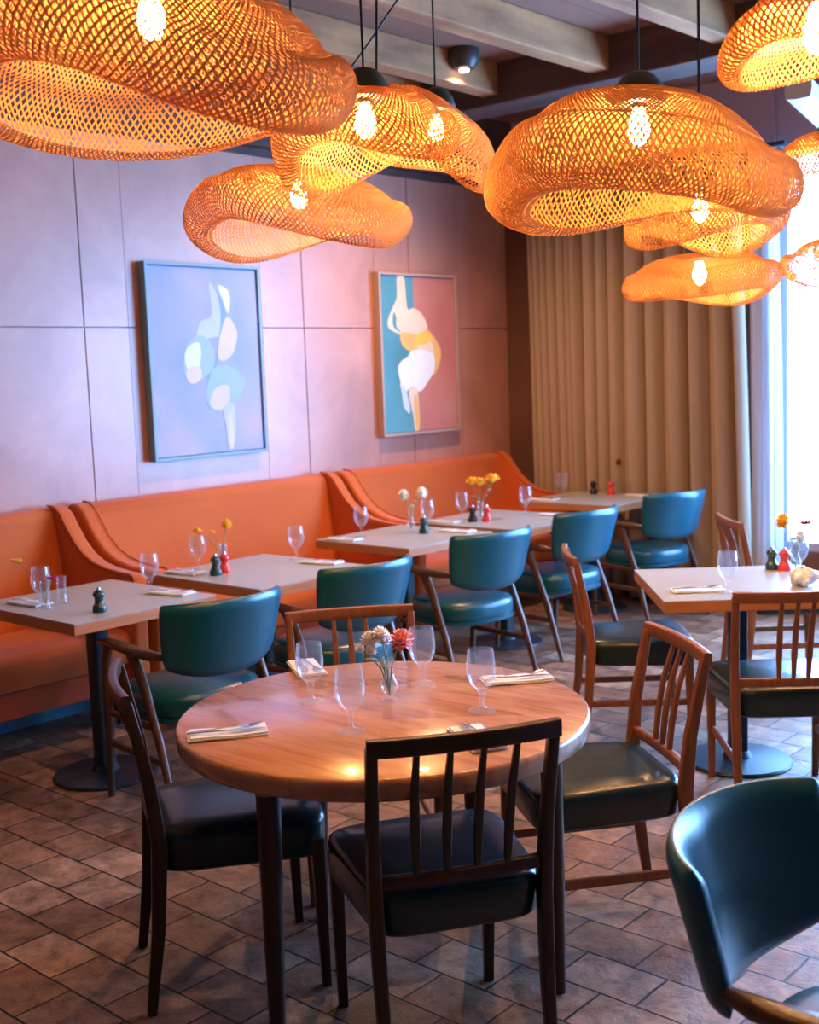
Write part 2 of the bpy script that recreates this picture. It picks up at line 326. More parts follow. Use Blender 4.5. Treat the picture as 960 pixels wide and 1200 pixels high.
# windows
def window(name, p0, p1, axis, zs_, nx, glassname='pane'):
    fr = MB(); pn = MB(); (a0, a1) = (p0, p1); t = .06
    z0, z1 = zs_
    def bx(u0, u1, w0, w1, mb, th):
        if axis[0] == 'x': mb.box(((u0+u1)/2, axis[1], (w0+w1)/2), (u1-u0, th, w1-w0))
        else: mb.box((axis[1], (u0+u1)/2, (w0+w1)/2), (th, u1-u0, w1-w0))
    bx(a0, a1, z0, z0+t, fr, .1); bx(a0, a1, z1-t, z1, fr, .1)
    for i in range(nx+1):
        u = a0 + (a1-a0)*i/nx; u = min(max(u, a0+t/2), a1-t/2); bx(u-t/2, u+t/2, z0+t, z1-t, fr, .1)
    bx(a0+.02, a1-.02, z0+.02, z1-.02, pn, .006)
    w = struct(fr.build(name, M['white_frame'], bevel=.006)); p = pn.build('window_pane', M['pane'], w, smooth=False); return w
window('window_1', WXa, WXb, ('x', EY+.08), (WZa, WZb), 4)
b = MB(); b.box((RX+.1, (BY+EY)/2, 1.75), (.2, EY+.2-BY, 3.5)); struct(b.build('wall_right', M['plain'], smooth=False))
b = MB(); b.box(((WX+RX)/2, BY-.1, 1.75), (RX-WX+.4, .2, 3.5)); struct(b.build('wall_back', M['plain'], smooth=False))
# beams (run along y, end at the girder)
beams = [(-5.05, -5.02), (-4.42, -4.42), (-3.78, -3.66), (-3.02, -2.92), (-2.3, -2.25), (-1.55, -1.55), (-.8, -.8), (0, 0), (.8, .8)]
for i, (xa, xb) in enumerate(beams):
    b = MB(); n = 12; rnd = random.Random(i)
    def bf(t, q):
        w = .062 + .004*math.sin(t*9+i); h0 = 3.245+.006*math.sin(t*14+i*2)
        x = xa+(xb-xa)*t; y = BY+.02+(5.84-BY)*t
        return [Vector((x-w, y, h0)), Vector((x+w, y, h0)), Vector((x+w, y, CZ)), Vector((x-w, y, CZ))][q]
    vs = [bf(k/(n-1), q) for k in range(n) for q in range(4)]
    fs = [(k*4+q, k*4+(q+1) % 4, (k+1)*4+(q+1) % 4, (k+1)*4+q) for k in range(n-1) for q in range(4)] + [(3, 2, 1, 0), tuple((n-1)*4+q for q in range(4))]
    b.add(vs, fs); struct(b.build('trim_%d' % (i+2), M['beam'], bevel=.008))
b = MB(); b.box(((WX+RX)/2, 5.99, 3.31), (RX-WX, .30, .24)); struct(b.build('trim_12', M['girder'], bevel=.01))
b = MB(); b.tube([(-2.66, 6.14, 3.02), (-2.70, 6.4, 3.0), (-2.80, 6.9, 2.985), (-2.92, 7.33, 2.98)], [(.055, .07)]*4, n=12, sq=5, up=(0, 0, 1)); struct(b.build('trim_13', M['whitewash']))
# ceiling fitting
t = tag(empty('ceiling_light', (-4.30, 5.45, CZ)), 'small dark dome fitting on the ceiling between two pale beams', 'ceiling light')
b = MB(); b.lathe([(.0, 0), (.085, 0), (.09, -.02), (.085, -.07), (.06, -.105), (.0, -.115)]); b.build('housing', M['dark_lamp'], t)
b = MB(); b.lathe([(0, -.112), (.028, -.112), (.024, -.122), (0, -.125)], c=(.0, .0, 0)); b.build('lens', M['lens'], t, label='lit round lens')
L = bpy.data.lights.new('downlight', 'SPOT'); L.energy = DOWN; L.color = (1, .56, .28); L.spot_size = math.radians(150); L.spot_blend = .8; L.shadow_soft_size = .03
o = bpy.data.objects.new('downlight', L); col.objects.link(o); o.parent = t; o.location = (0, 0, -.14)

# curtain
rnd = random.Random(5)
def curtain(name, x0, x1, y, z0, z1, folds, amp, mt, seed=1, flare=0):
    rnd = random.Random(seed); ph = []; u = 0
    cs = [0.0]
    for k in range(folds): cs.append(cs[-1] + rnd.uniform(.6, 1.4)*(0.4+1.1*k/folds))
    tot = cs[-1]; cs = [c/tot for c in cs]; am = [rnd.uniform(.6, 1.15) for _ in range(folds)]
    def fn(u, v):
        k = 0
        while k < folds-1 and u > cs[k+1]: k += 1
        tt = (u-cs[k])/(cs[k+1]-cs[k]); a = am[k]*amp*(.55+.45*k/folds)
        s1 = math.sin(2*PI*tt)
        yy = y + a*math.copysign(abs(s1)**.75, s1)*(.8+.2*v) + .012*math.sin(7*u+3*v)
        xx = x0+(x1-x0)*u + flare*(1-v)*u**3 + .012*math.sin(2*PI*tt*2+1)+.010*math.sin(v*4+u*11)*(1-v)
        return Vector((xx, yy, z0+(z1-z0)*v))
    b = MB(); b.grid(fn, folds*22, 14); return b.build(name, mt, solid=.004, angle=180)
cu = curtain('curtain', -5.17, -3.53, 7.235, .015, 2.93, 16, .072, M['curtain'], 3, .09)
tag(cu, 'floor-length beige pleated curtain across the end wall behind the far table', 'curtain')
sh = curtain('sheer_curtain', -3.43, -3.26, 7.20, .02, 2.93, 4, .03, M['sheer'], 8, .05)
tag(sh, 'narrow white sheer curtain hanging beside the window edge', 'curtain')
t = tag(empty('curtain_rail', (0, 0, 0)), 'dark rail carrying the beige curtain near the ceiling', 'curtain rail')
b = MB(); b.tube([(-5.25, 7.2, 2.95), (-3.2, 7.2, 2.95)], .016); b.build('rail', M['iron'], t)
for x in (-5.2, -4.2, -3.25):
    b = MB(); b.box((x, 7.26, 2.95), (.02, .13, .03)); b.build('bracket', M['iron'], t, bevel=.002)

# ------------------------------------------------------------------ paintings
def painting(name, y0, y1, z0, z1, fm, base, blobs, label):
    t = tag(empty(name, (WX, (y0+y1)/2, z0)), label, 'painting'); yc = (y0+y1)/2; H = z1-z0; Wd = y1-y0; D = .062; fw = .018
    b = MB()
    for (c, s_) in (((D/2, -Wd/2+fw/2, H/2), (D, fw, H)), ((D/2, Wd/2-fw/2, H/2), (D, fw, H)), ((D/2, 0, fw/2), (D, Wd-2*fw, fw)), ((D/2, 0, H-fw/2), (D, Wd-2*fw, fw))): b.box(c, s_)
    b.build('picture_frame', fm, t, bevel=.002)
    b = MB(); mats = []
    w, h = Wd-2*fw-.008, H-2*fw-.008
    for k, (mt, u0, u1) in enumerate(base):
        mats.append(mt); b.box((.028, -w/2+w*(u0+u1)/2, H/2), (.04, w*(u1-u0), h), mi=k)
    lay = .0482
    for j, (mt, poly) in enumerate(blobs):
        if mt not in mats: mats.append(mt)
        lay += .00025; n = len(poly); pts = []
        P = [Vector((p[0], p[1])) for p in poly]
        for i in range(n):      # Catmull-Rom smoothed outline
            p0, p1, p2, p3 = P[i-1], P[i], P[(i+1) % n], P[(i+2) % n]
            for q in (0, .25, .5, .75):
                pts.append(.5*((2*p1)+(-p0+p2)*q+(2*p0-5*p1+4*p2-p3)*q*q+(-p0+3*p1-3*p2+p3)*q**3))
        cy = sum(p.x for p in pts)/len(pts); cz = sum(p.y for p in pts)/len(pts)
        b.prism([(p.x, p.y) for p in pts], lambda a, c, tt: Vector((tt, -w/2+w*a, H/2+h/2-h*c)), .0478, lay, mi=mats.index(mt))
    b.build('canvas', mats, t, smooth=False); return t
painting('painting', 3.995, 4.822, 1.198, 2.29, M['frame_blue'], [(M['cv_lilac'], 0, 1)], [
    (M['lh'], [(.55, .08), (.62, .14), (.68, .24), (.66, .36), (.58, .37), (.42, .38), (.45, .29), (.56, .25)]),
    (M['lw'], [(.63, .09), (.73, .12), (.735, .2), (.71, .24), (.67, .17)]),
    (M['ld'], [(.62, .12), (.69, .24), (.66, .34), (.62, .44), (.55, .56), (.48, .60), (.47, .57), (.55, .51), (.61, .40), (.645, .25)]),
    (M['lp'], [(.70, .26), (.79, .34), (.75, .45), (.66, .50), (.60, .48), (.62, .38)]),
    (M['lg'], [(.33, .40), (.45, .36), (.55, .42), (.56, .52), (.48, .58), (.36, .61), (.27, .56), (.29, .46)]),
    (M['lw'], [(.33, .42), (.42, .40), (.44, .46), (.40, .55), (.31, .54), (.29, .47)]),
    (M['lp'], [(.31, .54), (.42, .53), (.43, .59), (.36, .62), (.30, .60)]),
    (M['lg'], [(.55, .54), (.70, .53), (.84, .60), (.82, .66), (.74, .74), (.63, .78), (.50, .76), (.46, .68), (.50, .60)]),
    (M['lp'], [(.58, .64), (.68, .64), (.68, .73), (.58, .77), (.50, .74), (.52, .68)]),
    (M['lh'], [(.62, .76), (.72, .74), (.73, .86), (.70, .98), (.65, .98), (.64, .88)]),
    (M['lp'], [(.67, .80), (.70, .80), (.70, .97), (.67, .97)])],
    'large abstract painting in lilac and pale blue in a blue-grey frame, on the mauve wall')
painting('painting', 5.86, 6.665, 1.213, 2.30, M['frame_wood'], [(M['cv_teal'], 0, .44), (M['cv_red'], .44, 1)], [
    (M['pc'], [(.23, .0), (.32, .0), (.34, .14), (.36, .21), (.44, .20), (.55, .24), (.62, .32), (.58, .39), (.36, .38), (.2, .36), (.1, .33), (.09, .28), (.16, .20), (.22, .13)]),
    (M['cv_teal'], [(.17, .23), (.2, .26), (.2, .32), (.26, .36), (.17, .33), (.15, .28)]),
    (M['po'], [(.26, .36), (.5, .37), (.62, .34), (.76, .43), (.80, .50), (.76, .58), (.68, .64), (.60, .57), (.55, .49), (.38, .48), (.27, .44)]),
    (M['pc'], [(.48, .43), (.66, .42), (.70, .5), (.62, .54), (.5, .5)]),
    (M['py'], [(.46, .38), (.58, .35), (.68, .40), (.60, .43), (.5, .44), (.42, .46)]),
    (M['pw'], [(.36, .49), (.50, .47), (.68, .50), (.70, .60), (.60, .68), (.50, .74), (.38, .73), (.33, .68), (.36, .58)]),
    (M['pw'], [(.40, .51), (.42, .60), (.36, .70), (.28, .74), (.22, .66), (.20, .58), (.28, .53)]),
    (M['ph'], [(.22, .68), (.30, .74), (.34, .88), (.26, .84), (.24, .76)]),
    (M['pc'], [(.34, .72), (.44, .72), (.46, .84), (.46, .98), (.40, .995), (.38, .9), (.34, .8)]),
    (M['po'], [(.40, .78), (.44, .78), (.46, .97), (.41, .98)])],
    'tall abstract painting half teal and half terracotta in a pale wood frame, nearest the curtain')

# ------------------------------------------------------------------ banquettes
def wing_profile():     # (x offset from the wall, z) outline of the side wing
    P = [(.02, .16), (.02, 1.0), (.06, 1.03), (.12, 1.025), (.17, .995), (.22, .93), (.28, .86), (.35, .805), (.44, .765), (.54, .745), (.66, .735), (.735, .732), (.76, .72), (.765, .70), (.75, .62), (.74, .16)]
    return P
def banquette(y0, y1, label, cuts=(1, 1)):
    t = tag(empty('banquette', (WX, (y0+y1)/2, 0)), label, 'banquette', 'orange banquettes along the wall'); L = y1-y0
    h = L/2; tw = .085
    b = MB(); back = [(.0, .30), (.0, 1.0), (.03, 1.02), (.075, 1.02), (.115, .995), (.125, .95), (.20, .46), (.22, .30)]
    b.prism(back, lambda a, c, q: Vector((a, q, c)), -h+tw*.8, h-tw*.8); b.build('backrest', M['orange'], t, bevel=.012, angle=50)
    b = MB(); seat = [(.19, .30), (.19, .445), (.24, .462), (.64, .462), (.695, .452), (.715, .425), (.715, .34), (.70, .30)]
    b.prism(seat, lambda a, c, q: Vector((a, q, c)), -h+tw, h-tw); b.build('seat', M['orange'], t, bevel=.012, angle=50)
    b = MB(); b.box((.45, 0, .235), (.44, L-2*tw, .13)); b.build('seat_rail', M['orange_deep'], t, bevel=.004)
    b = MB(); b.box((.28, 0, .085), (.03, L-.1, .17)); b.build('plinth', M['plinth'], t, label='blue-grey recessed plinth')
    for s_ in (-1, 1):
        b = MB(); P = wing_profile(); yi = s_*(h-tw); yo = s_*h
        b.prism(P, lambda a, c, q: Vector((a, q, c)), min(yi, yo), max(yi, yo)); w = b.build('wing', M['orange'], t, bevel=.028, angle=60, bseg=4)
        # piping along the edge
        b = MB(); pp = [Vector((a, yi, c)) for a, c in P[2:-1]]
        b.tube([p+Vector((.003, 0, .003)) for p in pp], .006, n=8); 
        b.build('piping', M['orange'], w)
    k = -h+.25
    for yy in (-h+.12, 0, h-.12):
        b = MB(); b.sqtube([(.64, yy, 0), (.62, yy, .18)], [(.03, .03), (.045, .045)]); b.build('leg', M['dark_and_shaded_wood'], t)
    return t
banquette(1.72, 3.39, 'orange velvet banquette cut off by the left edge of the photo')
banquette(3.43, 5.33, 'orange velvet banquette in the middle, below the lilac painting')
banquette(5.37, 7.12, 'orange velvet banquette at the far end, in the corner by the curtain')

# ------------------------------------------------------------------ square pedestal tables
def square_table(label, x, y, w, dpt, rz=0, top='top_pale'):
    t = tag(empty('dining_table', (x, y, 0), rz), label, 'table')
    b = MB(); b.box((0, 0, .7475), (w, dpt, .005)); b.build('tabletop', M[top], t)
    b = MB(); b.box((0, 0, .7245), (w, dpt, .041)); b.build('wood_edge', M['edge_wood'], t, bevel=.002, label='warm wood edge')
    b = MB(); b.box((0, 0, .698), (.34, .34, .012)); b.box((0, 0, .69), (.5, .05, .02)); b.box((0, 0, .69), (.05, .5, .02)); b.build('bracket', M['iron'], t)
    b = MB(); b.tube([(0, 0, .02), (0, 0, .70)], .037, n=24, sq=6); b.build('column', M['iron'], t)
    b = MB(); b.lathe([(0, 0), (.215, 0), (.218, .006), (.212, .014), (.06, .024), (.045, .05), (0, .05)], n=48); b.build('base', M['iron'], t, label='round flat dark metal base')
    return t
square_table('pale-topped square table nearest the camera in the row along the banquettes', -4.24, 2.79, .74, .68)
square_table('pale-topped square table below the lilac painting, second in the banquette row', -4.17, 3.66, .76, .70)
square_table('pale-topped square table in the middle of the row with white flowers on it', -4.33, 4.84, .68, .70)
square_table('pale-topped square table with yellow flowers, fourth in the banquette row', -4.27, 5.66, .78, .72)
square_table('square table in shade beside the curtain, farthest in the row', -4.38, 6.81, .74, .66)
square_table('pale-topped square table standing at an angle near the window at right', -2.18, 4.45, .72, .72, math.radians(39.6))

# round table
RT = (-2.13, 2.27)
t = tag(empty('round_table', (*RT, 0)), 'large round wooden table with a reddish plank top, in the foreground', 'table')
b = MB(); b.lathe([(0, .692), (.520, .692), (.538, .695), (.546, .703), (.549, .738), (.5465, .7465), (.540, .750), (0, .750)], n=128); b.build('tabletop', M['round_wood'], t, angle=50)
b = MB(); b.lathe([(.40, .655), (.42, .655), (.42, .70), (.40, .70)], n=64, close=True); b.build('apron', M['dark_and_shaded_wood'], t)
for i, a in enumerate((-84.5, 27, 98, 162)):
    a = math.radians(a); rr = (.47, .455, .455, .43)[i]
    u = Vector((math.cos(a), math.sin(a), 0))
    b = MB(); b.tube([u*rr*1.0 + Vector((0, 0, .0)), u*rr*.99 + Vector((0, 0, .35)), u*rr*.98 + Vector((0, 0, .672))], [.018, .0255, .030], n=24); lg = b.build('leg', M['dark_and_shaded_wood'], t)
    b = MB(); b.lathe([(0, .668), (.033, .668), (.0355, .680), (.035, .695), (0, .695)], c=u*rr*.98, n=28); b.build('collar', M['collar'], lg, label='pale wood collar')

# ------------------------------------------------------------------ spindle-back dining chair (faces +Y)
def spindle_chair(nsp, wood, seatmat, stretch, label):
    t = tag(empty('dining_chair', (0, 0, 0)), label, 'chair')
    for s_ in (-1, 1):
        b = MB(); pts = [(s_*.198, -.245, 0), (s_*.200, -.215, .22), (s_*.203, -.200, .44), (s_*.207, -.215, .60), (s_*.212, -.258, .815)]
        b.sqtube(pts, [(.026, .024), (.036, .03), (.042, .032), (.034, .028), (.026, .026)]); b.build('rear_leg', wood, t)
        b = MB(); b.sqtube([(s_*.202, .222, 0), (s_*.208, .212, .41)], [(.024, .024), (.038, .036)]); b.build('front_leg', wood, t)
        if stretch:
            b = MB(); b.sqtube([(s_*.199, -.21, .20), (s_*.201, .205, .20)], [(.028, .016)]*2, up=(0, 0, 1)); b.build('stretcher', wood, t)
    b = MB(); n = 9
    b.sqtube([(-.224+.448*k/(n-1), -.262-.022*(1-(2*k/(n-1)-1)**2), .818) for k in range(n)], [(.040, .024)]*n, up=(0, 0, 1)); b.build('crest_rail', wood, t)
    b = MB(); b.sqtube([(-.20+.40*k/(n-1), -.206-.012*(1-(2*k/(n-1)-1)**2), .498) for k in range(n)], [(.030, .022)]*n, up=(0, 0, 1)); b.build('lower_rail', wood, t)
    pitch_ = .078 if nsp == 4 else .056
    for k in range(nsp):
        x = (k-(nsp-1)/2)*pitch_
        b = MB(); b.sqtube([(x*.92, -.216, .505), (x*.95, -.226, .60), (x*.98, -.246, .70), (x, -.282, .808)], [(.016, .013), (.014, .021), (.013, .019), (.012, .013)]); b.build('spindle', wood, t)
    b = MB()
    for (c, s_) in (((0, .185, .385), (.36, .022, .052)), ((0, -.150, .385), (.34, .022, .052)), ((-.165, .018, .385), (.022, .33, .052)), ((.165, .018, .385), (.022, .33, .052))): b.box(c, s_)
    b.build('seat_frame', wood, t, bevel=.002)
    def sf(u, v):  # cushion: closed slab via lat-long style
        an = 2*PI*u; e = 2/6.5
        cx = math.copysign(abs(math.cos(an))**e, math.cos(an)); cy = math.copysign(abs(math.sin(an))**e, math.sin(an))
        prof = [(0, .364), (.955, .364), (.985, .372), (1.0, .447), (.985, .461), (.93, .470), (.6, .477), (0, .480)]
        rr, z = prof[round(v*(len(prof)-1))]
        wdt = .222+.018*cy
        return Vector((cx*rr*wdt, .018+cy*rr*.230, z))
    b = MB(); b.grid(sf, 64, 8, wrap=True); b.build('seat', seatmat, t, angle=70)
    return t
SC = {4: spindle_chair(4, M['dark_and_shaded_wood'], M['black_leather'], False, 'wooden spindle-back chair, shade put into its colour, with its back to the camera, in front of the round table'),
      3: spindle_chair(3, M['teak'], M['black_leather'], True, 'reddish wooden spindle-back chair on the right side of the round table')}
used = set()
def sc(k, x, y, deg, label):
    o = SC[k] if k not in used else copy_tree(SC[k]); used.add(k); o['label'] = label; return place(o, x, y, 0, math.radians(deg))
o = sc(4, -1.835, 2.122, 57, 'wooden spindle-back chair, shade put into its colour, with its back to the camera, in front of the round table'); o.scale = (1, 1, 1.03)
sc(4, -2.534, 2.047, -32.7, 'wooden spindle-back chair, shade put into its colour, seen from the side at the left of the round table')
sc(3, -1.885, 2.91, 142, 'reddish spindle-back chair with teal-black seat at the right of the round table')
sc(3, -2.665, 2.74, -129, 'orange-brown spindle-back chair on the far side of the round table, seat hidden by it')
sc(3, -2.72, 4.52, -50.4, 'spindle-back chair seen edge-on at the left side of the angled window table')
sc(3, -1.88, 4.17, 38.5, 'reddish spindle-back chair with its back to the camera at the angled window table')
sc(3, -2.62, 5.83, -48, 'spindle-back chair against the curtain, behind the angled window table')

# ------------------------------------------------------------------ armchair with curved shell back (faces +Y)
def armchair(label):
    t = tag(empty('armchair', (0, 0, 0)), label, 'armchair')
    # shell
    def center(a, v):   # a -1..1 across, v 0..1 height
        an = a*math.radians(62)
        R1, R2 = .288+.018*v, .205+.030*v
        x = R1*math.sin(an); y = -.062 - R2*math.cos(an)
        lo = .585 - .055*math.cos(an) + .035*abs(a)**3; hi = .826 + .014*math.cos(an)
        z = lo+(hi-lo)*v; y -= .065*v*(.6+.4*math.cos(an))
        return Vector((x, y, z)), Vector((math.sin(an), -math.cos(an), -.1)).normalized()
    def sh(u, w):
        # u: around closed cross-section of the slab in (a,v) space -> outer/inner
        pass
    b = MB(); nu, nv = 41, 13; th = .021
    def edge(a, v):   # rounded rectangle mapping
        # pinch corners
        return a, v
    vs = []; fs = []
    def P(i, j, side):
        a = -1+2*i/(nu-1); v = j/(nv-1)
        # rounded corners: shrink extent of a near the top and bottom
        aa = a*(1-.03*abs(2*v-1)**8 - .10*(1-v)**1.8)
        c, nrm = center(aa, v)
        ef = min(1, (1-abs(a))/.07, (v)/.10, (1-v)/.10); ef = math.sqrt(max(0, 1-(1-max(0, ef))**2))
        return c + nrm*th*side*(ef*.9+.1)
    for side in (1, -1):
        for i in range(nu):
            for j in range(nv): vs.append(P(i, j, side))
    o2 = nu*nv
    for i in range(nu-1):
        for j in range(nv-1):
            k = i*nv+j; fs.append((k, k+1, k+nv+1, k+nv)); fs.append((o2+k, o2+k+nv, o2+k+nv+1, o2+k+1))
    for i in range(nu-1):
        for j in (0, nv-1):
            k = i*nv+j; fs.append((k, k+nv, o2+k+nv, o2+k))
    for j in range(nv-1):
        for i in (0, nu-1):
            k = i*nv+j; fs.append((k, k+1, o2+k+1, o2+k))
    b.add(vs, fs); b.build('backrest', M['teal'], t, angle=80, subd=1)
    # seat cushion
    def cush(prof):
        def sf(u, v):
            an = 2*PI*u; e = 2/2.7
            cx = math.copysign(abs(math.cos(an))**e, math.cos(an)); cy = math.copysign(abs(math.sin(an))**e, math.sin(an))
            rr, z = prof[round(v*(len(prof)-1))]
            return Vector((cx*rr*.248, .01+cy*rr*.242, z))
        return sf
    prof = [(0, .368), (.93, .368), (.98, .376), (1, .395), (1, .432), (.985, .450), (.95, .462), (.8, .470), (.4, .478), (0, .480)]
    b = MB(); b.grid(cush(prof), 56, len(prof), wrap=True); s = b.build('seat', M['teal'], t, angle=80)
    pr = [(.955, .362), (1.0, .358), (1.012, .364), (1.012, .372), (.97, .376), (.955, .362)]
    b = MB(); b.grid(cush(pr), 56, len(pr), wrap=True); b.build('piping', M['teal'], s)
    b = MB(); b.box((0, .17, .347), (.50, .022, .03)); b.box((0, -.13, .347), (.50, .022, .03)); b.box((0, .02, .347), (.05, .30, .02)); b.build('seat_frame', M['arm_wood'], t, bevel=.003)
    for s_ in (-1, 1):
        b = MB(); b.tube([(s_*.262, .245, .628), (s_*.272, .17, .640), (s_*.278, .05, .640), (s_*.272, -.06, .632), (s_*.262, -.13, .628), (s_*.240, -.19, .625)],
                         [(.010, .020), (.015, .026), (.017, .029), (.019, .028), (.020, .020), (.012, .012)], n=16, sq=2.6, up=(0, 0, 1)); b.build('armrest', M['arm_wood'], t)
        b = MB(); b.tube([(s_*.262, .235, 0), (s_*.262, .220, .30), (s_*.266, .205, .55), (s_*.268, .17, .635)], [(.012, .012), (.018, .015), (.020, .016), (.022, .018)], n=14, sq=3, up=(0, 1, 0)); b.build('front_leg', M['arm_wood'], t)
        b = MB(); b.tube([(s_*.275, -.275, 0), (s_*.268, -.17, .30), (s_*.266, -.07, .52), (s_*.272, -.01, .632)], [(.012, .011), (.018, .014), (.022, .016), (.034, .018)], n=14, sq=3, up=(0, 1, 0)); b.build('rear_leg', M['arm_wood'], t)
        b = MB(); b.tube([(s_*.262, .222, .225), (s_*.268, -.19, .225)], [(.014, .010)]*2, n=12, sq=3, up=(0, 0, 1)); b.build('stretcher', M['arm_wood'], t)
        b = MB(); b.tube([(s_*.262, .215, .35), (s_*.266, -.12, .35)], [(.013, .008)]*2, n=12, sq=3, up=(0, 0, 1)); b.build('side_rail', M['arm_wood'], t)
    return t
arm0 = armchair('')
AC = [(-3.735, 2.885, 84.5, 'teal leather armchair at the pale table nearest the camera, left of the round table'),
      (-3.80, 3.74, 86, 'teal leather armchair behind the far spindle chair, at the table below the lilac painting'),
      (-3.90, 4.80, 80, 'teal leather armchair at the table with white flowers, round seat showing'),
      (-3.96, 5.74, 84, 'teal leather armchair at the table with yellow flowers, fourth from the camera'),
      (-3.95, 6.79, 76, 'teal leather armchair standing against the curtain at the farthest table'),
      (-.675, 1.945, -88, 'teal leather armchair in the right foreground, cut off by the frame')]
for i, (x, y, a, lb) in enumerate(AC):
    o = arm0 if i == 0 else copy_tree(arm0); o['label'] = lb; place(o, x, y, 0, math.radians(a))

# ------------------------------------------------------------------ tableware
def goblet(name):
    b = MB(); out = [(0, 0), (.033, 0), (.0335, .002), (.020, .005), (.008, .010), (.0055, .018), (.0055, .034), (.0075, .040), (.009, .044), (.0065, .048), (.012, .054), (.026, .068), (.0345, .088), (.0365, .108), (.0345, .132), (.0315, .158)]
    inn = [(.0303, .158), (.0332, .132), (.0352, .108), (.0332, .089), (.025, .071), (.012, .058), (0, .0555)]
    b.lathe(out+inn, n=36); return b.build(name, M['glass'], angle=60)
g0 = goblet('water_glass'); g0.scale = (1.07, 1.07, 1.05); gfirst = [True]
def glass(x, y, label, z=.75, group='water glasses'):
    o = g0 if gfirst[0] else copy_tree(g0); gfirst[0] = False; tag(o, label, 'glass', group); return place(o, x, y, z+.001)
for x, y, l in [(-2.349, 2.214, 'stemmed water glass at the left of the round table, in front of the far napkin'), (-2.065, 2.08, 'stemmed water glass nearest the camera on the round table'),
                (-2.213, 2.53, 'stemmed water glass right behind the pink flower on the round table'), (-1.908, 2.414, 'stemmed water glass at the right of the round table'),
                (-4.281, 2.572, 'water glass beside the small vase at the left end of the nearest banquette table'), (-4.168, 3.023, 'water glass at the far corner of the nearest banquette table'),
                (-4.44, 3.50, 'water glass behind the mills on the table below the lilac painting'), (-4.25, 3.954, 'single water glass at the far side of the table below the lilac painting'),
                (-4.522, 4.70, 'water glass at the left of the table with white flowers'), (-4.40, 5.12, 'water glass behind the dark mill on the table with white flowers'),
                (-4.47, 5.52, 'water glass left of the yellow flowers on the fourth banquette table'), (-4.298, 5.93, 'water glass at the far side of the fourth banquette table'),
                (-4.60, 6.78, 'water glass on the shaded table by the curtain'), (-2.096, 4.198, 'large water glass at the near edge of the angled window table'),
                (-2.03, 4.70, 'water glass at the right of the angled window table, partly behind the vase')]:
    glass(x, y, l)
def mill_mesh(name, mt):
    t = empty(name, (0, 0, 0))
    b = MB(); b.lathe([(0, 0), (.0265, 0), (.0275, .003), (.0275, .022), (.024, .027), (.0185, .036), (.0165, .046), (.0175, .056), (.0215, .063), (0, .063)], n=32); b.build('body', mt, t)
    b = MB(); b.lathe([(0, .065), (.0225, .065), (.0235, .069), (.0225, .076), (.0155, .084), (.011, .087), (0, .087)], n=32); b.build('head', mt, t)
    b = MB(); b.lathe([(0, .086), (.008, .086), (.0095, .091), (.007, .097), (0, .098)], n=16); b.build('knob', M['steel'], t, label='metal knob')
    return t
mills = {'dark_green': mill_mesh('pepper_mill', M['mill_dark']), 'black': mill_mesh('pepper_mill', M['mill_black']), 'red': mill_mesh('salt_mill', M['mill_red'])}
mused = set()
for k, x, y, l in [('dark_green', -3.994, 2.648, 'dark green pepper mill alone in the middle of the nearest banquette table'),
                   ('dark_green', -4.258, 3.453, 'dark green pepper mill on the table below the lilac painting'), ('red', -4.275, 3.52, 'red mill half hidden behind the dark green one'),
                   ('dark_green', -4.295, 4.963, 'dark green pepper mill beside the vase of white flowers'), ('black', -4.36, 5.48, 'black pepper mill beside the yellow flowers'),
                   ('red', -4.293, 5.53, 'red mill in front of the yellow flowers'), ('black', -4.52, 7.04, 'black pepper mill on the shaded table by the curtain'),
                   ('red', -4.39, 7.06, 'red mill on the shaded table by the curtain'), ('dark_green', -2.187, 4.79, 'dark blue-green pepper mill on the angled window table'),
                   ('red', -2.13, 4.79, 'coral red mill on the angled window table')]:
    o = mills[k] if k not in mused else copy_tree(mills[k]); mused.add(k); tag(o, l, 'mill', 'salt and pepper mills'); place(o, x, y, .75)

# napkins + cutlery
def napkin_mesh():
    b = MB(); L, Wd = .20, .09
    for i, (dz, dx) in enumerate(((0, 0), (.0042, .004))):
        def nf(u, v, dz=dz, dx=dx, i=i):
            return Vector(((u-.5)*(L-.006*i)+dx, (v-.5)*(Wd-.008*i), dz+.0022+.0012*math.sin(u*7+i)+.0008*math.sin(v*9+u*5)))
        vs0 = len(b.v); b.grid(nf, 14, 6)
        # close into a slab
        def nb_(u, v, nf=nf): return nf(u, v)+Vector((0, 0, .0034))
        b.grid(nb_, 14, 6); n1 = vs0+84
        E_ = [(u, 0) for u in range(14)] + [(13, v) for v in range(1, 6)] + [(u, 5) for u in range(12, -1, -1)] + [(0, v) for v in range(4, 0, -1)]
        idx = [u*6+v for u, v in E_]
        b.f += [(vs0+idx[k], vs0+idx[(k+1) % len(idx)], n1+idx[(k+1) % len(idx)], n1+idx[k]) for k in range(len(idx))]; b.m += [0]*len(idx)
    return b.build('napkin', M['napkin'])
nap0 = napkin_mesh()
